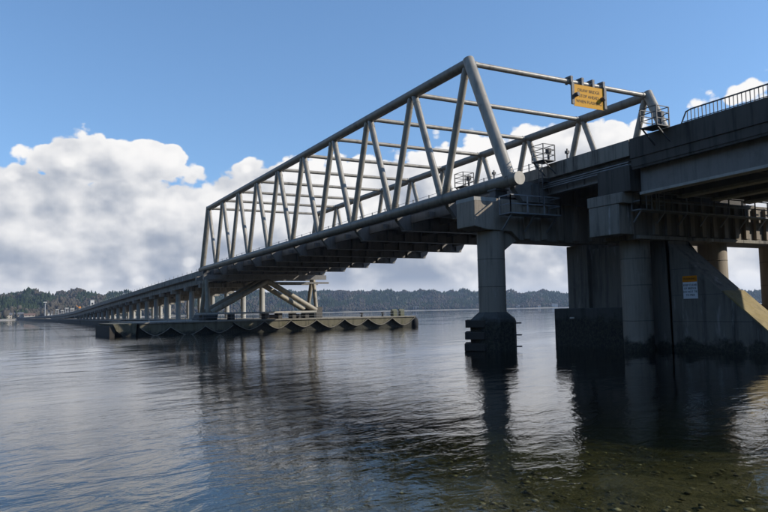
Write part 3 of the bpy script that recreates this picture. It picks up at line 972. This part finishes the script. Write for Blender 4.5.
# ================================================================== pontoon and its end bent
XP = -70.0
pn = thing('pontoon', (-120, 8, 0), 'long low concrete pontoon with swagged side panels under the far truss end', 'pontoon')
ZP = 1.75
MB().box(-98, XP - 0.6, -13.5, 34.3, -4, ZP - 0.02).build('hull', 'concrete_tidal', pn)
MB().box(-185, -98.05, 1.6, 18.8, -4, ZP - 0.03).build('hull', 'concrete_tidal', pn)
MB().box(-98.3, XP + 0.05, -13.8, 34.6, ZP, ZP + 0.22).build('deck', 'pontoon_top', pn, 0.03)
MB().box(-185.5, -98.35, 1.4, 19.0, ZP, ZP + 0.21).build('deck', 'pontoon_top', pn, 0.03)
peaks = [-13.4, -8.9, -3.6, 0.8, 6.0, 10.5, 15.1, 20.3, 24.8, 29.7, 34.4]
for k, (a, b) in enumerate(zip(peaks[:-1], peaks[1:])):
    n = 10
    bot = [(a + (b - a)*i/n, ZP - 0.05 - (1.22 + 0.12*math.sin(k*2.3))*(1 - abs(2*i/n - 1)**1.6) - (0.5 if k < 3 else 0)) for i in range(n + 1)]
    pts = [(XP - 0.6, a, ZP - 0.01)] + [(XP - 0.6, y, z) for y, z in bot] + [(XP - 0.6, b, ZP - 0.01)]
    sp = MB().prism(pts, (0.5, 0, 0)).build('side_panel', 'concrete_pontoon', pn)
    rim = MB()
    for i in range(n):
        rim.beam((XP + 0.0, bot[i][0], bot[i][1]), (XP + 0.0, bot[i + 1][0], bot[i + 1][1]), 0.30, 0.09)
    rim.build('rim', 'pontoon_top', sp)
# sloped bow at the left end
MB().prism([(XP, -13.8, ZP + 0.1), (XP, -17.2, ZP + 0.1), (XP, -16.7, 0.8), (XP, -14.2, -1.5)], (-16, 0, 0)).build('bow', 'concrete_pontoon', pn, 0.04)
MB().box(XP - 16, XP - 0.3, -17.6, -16.9, -2, 1.5).build('bow_fender', 'timber', pn)
for k in range(2):
    b_ = MB(); b_.lathe((XP - 0.8 - k*1.1, 34.9), [(0.35, -0.4), (0.62, 0.0), (0.66, 0.7), (0.6, 1.3), (0.3, 1.75)], 12)
    b_.build('corner_fender', 'rubber', pn)
# thin railing along the pontoon edge
for k in range(18):
    y = -12 + k*2.7
    MB().beam((XP - 0.4, y, ZP + 0.2), (XP - 0.4, y, ZP + 1.15), 0.05, 0.05).build('railing_post', 'galvanised', pn)
MB().beam((XP - 0.4, -12, ZP + 1.12), (XP - 0.4, 33.9, ZP + 1.12), 0.045, 0.045).build('rail', 'galvanised', pn)
MB().beam((XP - 0.4, -12, ZP + 0.7), (XP - 0.4, 33.9, ZP + 0.7), 0.035, 0.035).build('rail', 'galvanised', pn)
for y, lab in ((31.5, 'olive green winch box near the right end of the pontoon'), (33.0, 'small olive drum at the right corner of the pontoon')):
    b_ = MB(); b_.box(XP - 3, XP - 1.9, y - 0.4, y + 0.4, ZP + 0.22, ZP + 1.2); b_.tube((XP - 2.4, y - 0.5, ZP + 1.25), (XP - 2.4, y + 0.5, ZP + 1.25), 0.25, 12)
    tag(b_.build('winch_box', 'olive_paint'), lab, 'winch')
for i, y in enumerate((24.4, 28.6)):
    b_ = MB(); b_.lathe((XP - 1.4, y), [(0.28, ZP + 0.22), (0.2, ZP + 0.35), (0.18, ZP + 0.75), (0.34, ZP + 0.8), (0.34, ZP + 0.95), (0.1, ZP + 1.02)], 14)
    tag(b_.build('bollard', 'dark_steel'), ['mooring bollard on the pontoon left of the winch box, farther from it', 'mooring bollard on the pontoon next to the olive winch box'][i], 'bollard')

bent = thing('end_bent', (-83, 10, ZP), 'braced steel end bent with raking tubes under the far truss end', 'bridge bent')
ZT = 9.35
for x in (-80.5, -85.5):
    for y in (0.2, 19.6):
        MB().tube((x, 10.2, ZT - 0.6), (x, y, 3.3), 0.48, 16).build('raking_brace', 'brace_steel', bent)
    MB().beam((x, -1.2, ZT), (x, 21.6, ZT), 0.7, 0.8).build('cap_beam', 'girder_steel', bent)
    MB().beam((x, 10.2, ZT - 1.0), (x, 22.2, ZT - 1.0), 0.3, 0.35).build('tie_beam', 'girder_steel', bent)
for y, sgn in ((0.0, 1), (20.2, -1)):
    b_ = MB()
    if y < 5: b_.prism([(-87.2, y - 1.5, ZP + 0.2), (-78.8, y - 1.5, ZP + 0.2), (-79.6, y - 1.0, 3.3), (-86.6, y - 1.0, 3.3)], (0, 2.2, 0))
    else: b_.prism([(-86.2, y - 0.75, ZP + 0.2), (-80.2, y - 0.75, ZP + 0.2), (-80.6, y - 0.55, 3.9), (-85.9, y - 0.55, 3.9)], (0, 1.3, 0))
    b_.build('pedestal', 'concrete_tidal' if y < 5 else 'concrete_dark', bent, 0.05)
    MB().tube((-81.2, y - 0.2, 3.2), (-83.0, y, ZT + 0.1), 0.36, 14).build('leg', 'brace_steel', bent)
    MB().tube((-85.4, y - 0.2, 3.2), (-83.6, y, ZT + 0.1), 0.36, 14).build('leg', 'brace_steel', bent)
    MB().box(-84.2, -82.4, y - 0.7, y + 0.7, ZT + 0.4, 10.45).build('bearing', 'dark_steel', bent)
# low service deck between the pedestals
sd_ = thing('service_deck', (-77, 10, ZP), 'pale low service deck on stub walls between the end bent pedestals', 'platform')
for k in range(2):
    MB().box(-78.4, -75.6, -3.2 + k*10.6, 7.2 + k*10.6 - 0.15, 2.95, 3.25).build('deck_slab', 'concrete_pale', sd_, 0.02)
for y in (-2.6, 2.2, 8.2, 10.6, 13.2, 15.6):
    MB().box(-78.0, -76.0, y, y + 0.7, ZP + 0.22, 2.95).build('stub_wall', 'concrete_dark', sd_, 0.02)
for y in (9.3, 14.6):
    MB().box(-77.9, -76.4, y - 0.2, y + 1.4, ZP + 0.22, 2.7).build('machinery_box', 'timber', sd_, 0.03)

# ================================================================== floating roadway beyond
KX = np.array([-1300, -1048, -760, -496, -400, -333, -244, -149, -97, -86.0])
KZ = np.array([3.4, 3.5, 3.7, 4.25, 4.75, 5.8, 8.15, 10.5, 11.6, 11.85])
ztop = lambda x: float(np.interp(x, KX, KZ))
fr_ = thing('floating_roadway', (-300, 10, 3), 'long low roadway on concrete columns receding over the water to the left shore', 'bridge')
xs_ = [-87.2] + [-87.2 - 12.4*k for k in range(1, 34)]
col_mesh = None


def seg2(x0, x1, y0, y1, a0, a1, name, mat, par):
    z0, z1 = ztop(x0), ztop(x1)
    b = MB()
    b.add([(x0, y0, z0 + a0), (x1, y0, z1 + a0), (x1, y1, z1 + a0), (x0, y1, z0 + a0), (x0, y0, z0 + a1), (x1, y0, z1 + a1), (x1, y1, z1 + a1), (x0, y1, z0 + a1)],
          [(3, 2, 1, 0), (4, 5, 6, 7), (0, 1, 5, 4), (1, 2, 6, 5), (2, 3, 7, 6), (3, 0, 4, 7)])
    return b.build(name, mat, par)


for a, b in zip(xs_[:-1], xs_[1:]):
    g_ = 0.04
    sl = seg2(a, b + g_, 3.4, 17.1, -1.35, -0.95, 'deck_slab', 'concrete_dark', fr_)
    for y in (2.95, 17.12): seg2(a, b + g_, y, y + 0.28, -1.15, 0, 'parapet', 'concrete', fr_)
    for y in (3.6, 7.9, 12.2, 16.4): seg2(a, b + g_, y, y + 0.5, -2.45, -1.352, 'girder', 'concrete', fr_)
    zc = ztop(b) - 2.46
    if zc - 0.9 > ZP + 0.5:
        MB().box(b - 0.6, b + 0.6, 3.0, 17.5, zc - 0.85, zc).build('cap_beam', 'concrete', fr_)
        for y in (4.6, 15.9):
            MB().lathe((b, y), [(0.55, ZP + 0.2), (0.55, zc - 0.85)], 16).build('column', 'concrete_pale', fr_)
    for k in range(3):
        xx = a + (b - a)*(k + 0.5)/3
        MB().beam((xx, 3.1, ztop(xx) - 0.02), (xx, 3.1, ztop(xx) + 0.55), 0.09, 0.09).build('railing_post', 'galvanised', sl)
a = xs_[-1]
while a > -1180:
    b = a - 60
    seg2(a, b + 0.1, 2.9, 17.4, -1.6, -0.6, 'deck_slab', 'concrete_dark', fr_)
    seg2(a, b + 0.1, 2.85, 3.2, -0.598, 0, 'parapet', 'concrete', fr_)
    a = b
# the pontoons that carry it
for k in range(9):
    x1 = -186.5 - k*110; x0 = x1 - 108.5
    lab = ['nearest dark pontoon of the row that carries the receding roadway'] + ['dark pontoon of the receding row under the roadway, %s from the near one' % w for w in ('second', 'third', 'fourth', 'fifth', 'sixth', 'seventh', 'eighth', 'ninth')]
    p_ = thing('roadway_pontoon', ((x0 + x1)/2, 10, 0), lab[k], 'pontoon', 'pontoons under the receding roadway')
    MB().box(x0, x1, 1.6, 18.8, -3, ZP - 0.3).build('hull', 'concrete_tidal', p_, 0.05)
    MB().box(x0 + 0.2, x1 - 0.2, 1.4, 19.0, ZP - 0.29, ZP - 0.1).build('deck', 'concrete', p_)
# lamp masts and towers at the far draw span


def mast(x, y, h, r, label, mat='grey_paint', lamp=True):
    o = thing('lamp_mast', (x, y, 2), label, 'mast')
    MB().tube((x, y, 1.5), (x, y, 2 + h), r, 10, r*0.6).build('pole', mat, o)
    if lamp:
        MB().box(x - 1.5, x + 1.5, y - 1.6, y + 1.6, 2 + h, 2.7 + h).build('lamp_head', 'white_paint', o)


mast(-760, 16, 16, 0.55, 'tall pale lamp mast near the far left end of the roadway')
tw = thing('control_tower', (-430, 22, ZP), 'slim white tower rising behind the receding roadway', 'tower')
MB().box(-431.2, -428.8, 20.9, 23.1, ZP, 13.2).build('shaft', 'white_paint', tw, 0.05)
MB().box(-431.5, -428.5, 20.6, 23.4, 13.2, 13.6).build('roof', 'roof_grey', tw)
for k in range(3): MB().box(-428.8, -428.76, 21.5, 22.5, 5 + k*2.6, 6.2 + k*2.6).build('window', 'window_glass', tw)
og = thing('crane', (-480, 20, ZP), 'small orange crane head on a mast behind the receding roadway', 'crane')
MB().tube((-480, 20, ZP), (-480, 20, 9), 0.4, 10).build('mast', 'grey_paint', og)
MB().box(-480.8, -479.2, 19.3, 20.7, 8.6, 9.8).build('cab', 'orange_paint', og, 0.1)
MB().beam((-480, 19.4, 9.4), (-480, 17.8, 10.6), 0.25, 0.25).build('jib', 'orange_paint', og)
for i, (x, y, h) in enumerate(((-520, 19, 6.5), (-560, 19, 7.5), (-600, 19, 6), (-650, 19, 7.5))):
    b_ = MB()
    for dx in (-1.2, 1.2):
        for dy in (-1.2, 1.2): b_.beam((x + dx, y + dy, 1.4), (x + dx*0.7, y + dy*0.7, 2 + h), 0.3, 0.3)
    for z in (3, 5, 7): b_.beam((x - 1.2, y - 1.2, z), (x + 1.2, y - 1.2, z), 0.2, 0.2); b_.beam((x + 1.2, y - 1.2, z), (x + 1.2, y + 1.2, z), 0.2, 0.2)
    o = thing('lattice_tower', (x, y, 1.5), ['pale lattice frame behind the roadway next to the orange crane', 'pale lattice frame behind the roadway, second left of the orange crane', 'pale lattice frame behind the roadway, third left of the orange crane', 'pale lattice frame behind the roadway nearest the white buildings'][i], 'tower', 'lattice frames along the far roadway')
    b_.build('frame', 'grey_paint', o)
    MB().box(x - 1.3, x + 1.3, y - 1.3, y + 1.3, 2 + h, 2.5 + h).build('top_deck', 'white_paint', o)


# ------------------------------------------------------------------ houses on the far shore
def house(px_az, s, w, d, h, label, wall, roof):
    D0 = shore_d(px_az); r = D0 + s
    x = CAM.x + r*math.cos(R(px_az)); y = CAM.y + r*math.sin(R(px_az)); z = max(hill_h(px_az, s), 0.8) - 0.6
    o = thing('house', (x, y, z), label, 'house', 'houses on the far shore')
    tx = Vector((math.sin(R(px_az)), -math.cos(R(px_az)), 0)); dv = Vector((math.cos(R(px_az)), math.sin(R(px_az)), 0)); C = Vector((x, y, z))
    q = lambda a, b, c: C + tx*a + dv*b + Vector((0, 0, c))
    b = MB(); b.prism([q(-w/2, -d/2, 0), q(w/2, -d/2, 0), q(w/2, d/2, 0), q(-w/2, d/2, 0)], (0, 0, h)); b.build('wall', wall, o)
    b = MB(); e = 0.6
    b.prism([q(-w/2 - e, -d/2 - e, h), q(-w/2 - e, d/2 + e, h), q(-w/2 - e, 0, h + d*0.33)], tx*(w + 2*e)); b.build('roof', roof, o)
    for k in range(3):
        for zz in ([1.0] if h < 5 else [1.0, 3.9]):
            b = MB(); a = -w*0.33 + k*w*0.33
            b.prism([q(a - 0.7, -d/2 - 0.06, zz), q(a + 0.7, -d/2 - 0.06, zz), q(a + 0.7, -d/2 - 0.06, zz + 1.4), q(a - 0.7, -d/2 - 0.06, zz + 1.4)], dv*0.05); b.build('window', 'window_glass', o)


H_ = [(178.9, 22, 11, 8, 5.5, 'beige two storey house at the far left edge of the shore', 'beige_paint', 'roof_grey'),
      (178.2, 20, 13, 9, 6, 'pale house beside the far left shore house, behind the roadway end', 'beige_paint', 'roof_grey'),
      (177.5, 12, 14, 9, 5, 'beige house left of the tall lamp mast on the far shore', 'beige_paint', 'roof_brown'),
      (176.4, 26, 15, 9, 7, 'large white house right of the tall lamp mast on the far shore', 'white_paint', 'roof_grey'),
      (175.7, 16, 10, 8, 5, 'small white house between the lamp mast and the lattice frames', 'white_paint', 'roof_brown'),
      (163.6, 60, 17, 10, 6, 'white house in the woods behind the end bent columns', 'white_paint', 'roof_grey'),
      (156.4, 200, 14, 10, 6, 'lone white house halfway up the wooded hill above the pontoon', 'white_paint', 'roof_grey'),
      (148.5, 26, 16, 10, 6, 'white waterfront house right of the pontoon end', 'white_paint', 'roof_grey'),
      (140.4, 22, 14, 10, 6, 'beige waterfront house just right of the fendered pier', 'beige_paint', 'roof_grey'),
      (138.9, 24, 16, 10, 6, 'white waterfront house between the two piers, left of the gabled one', 'white_paint', 'roof_brown'),
      (137.6, 18, 18, 11, 8, 'tall white gabled waterfront house left of the dark footing', 'white_paint', 'roof_grey')]
for h in H_: house(*h)
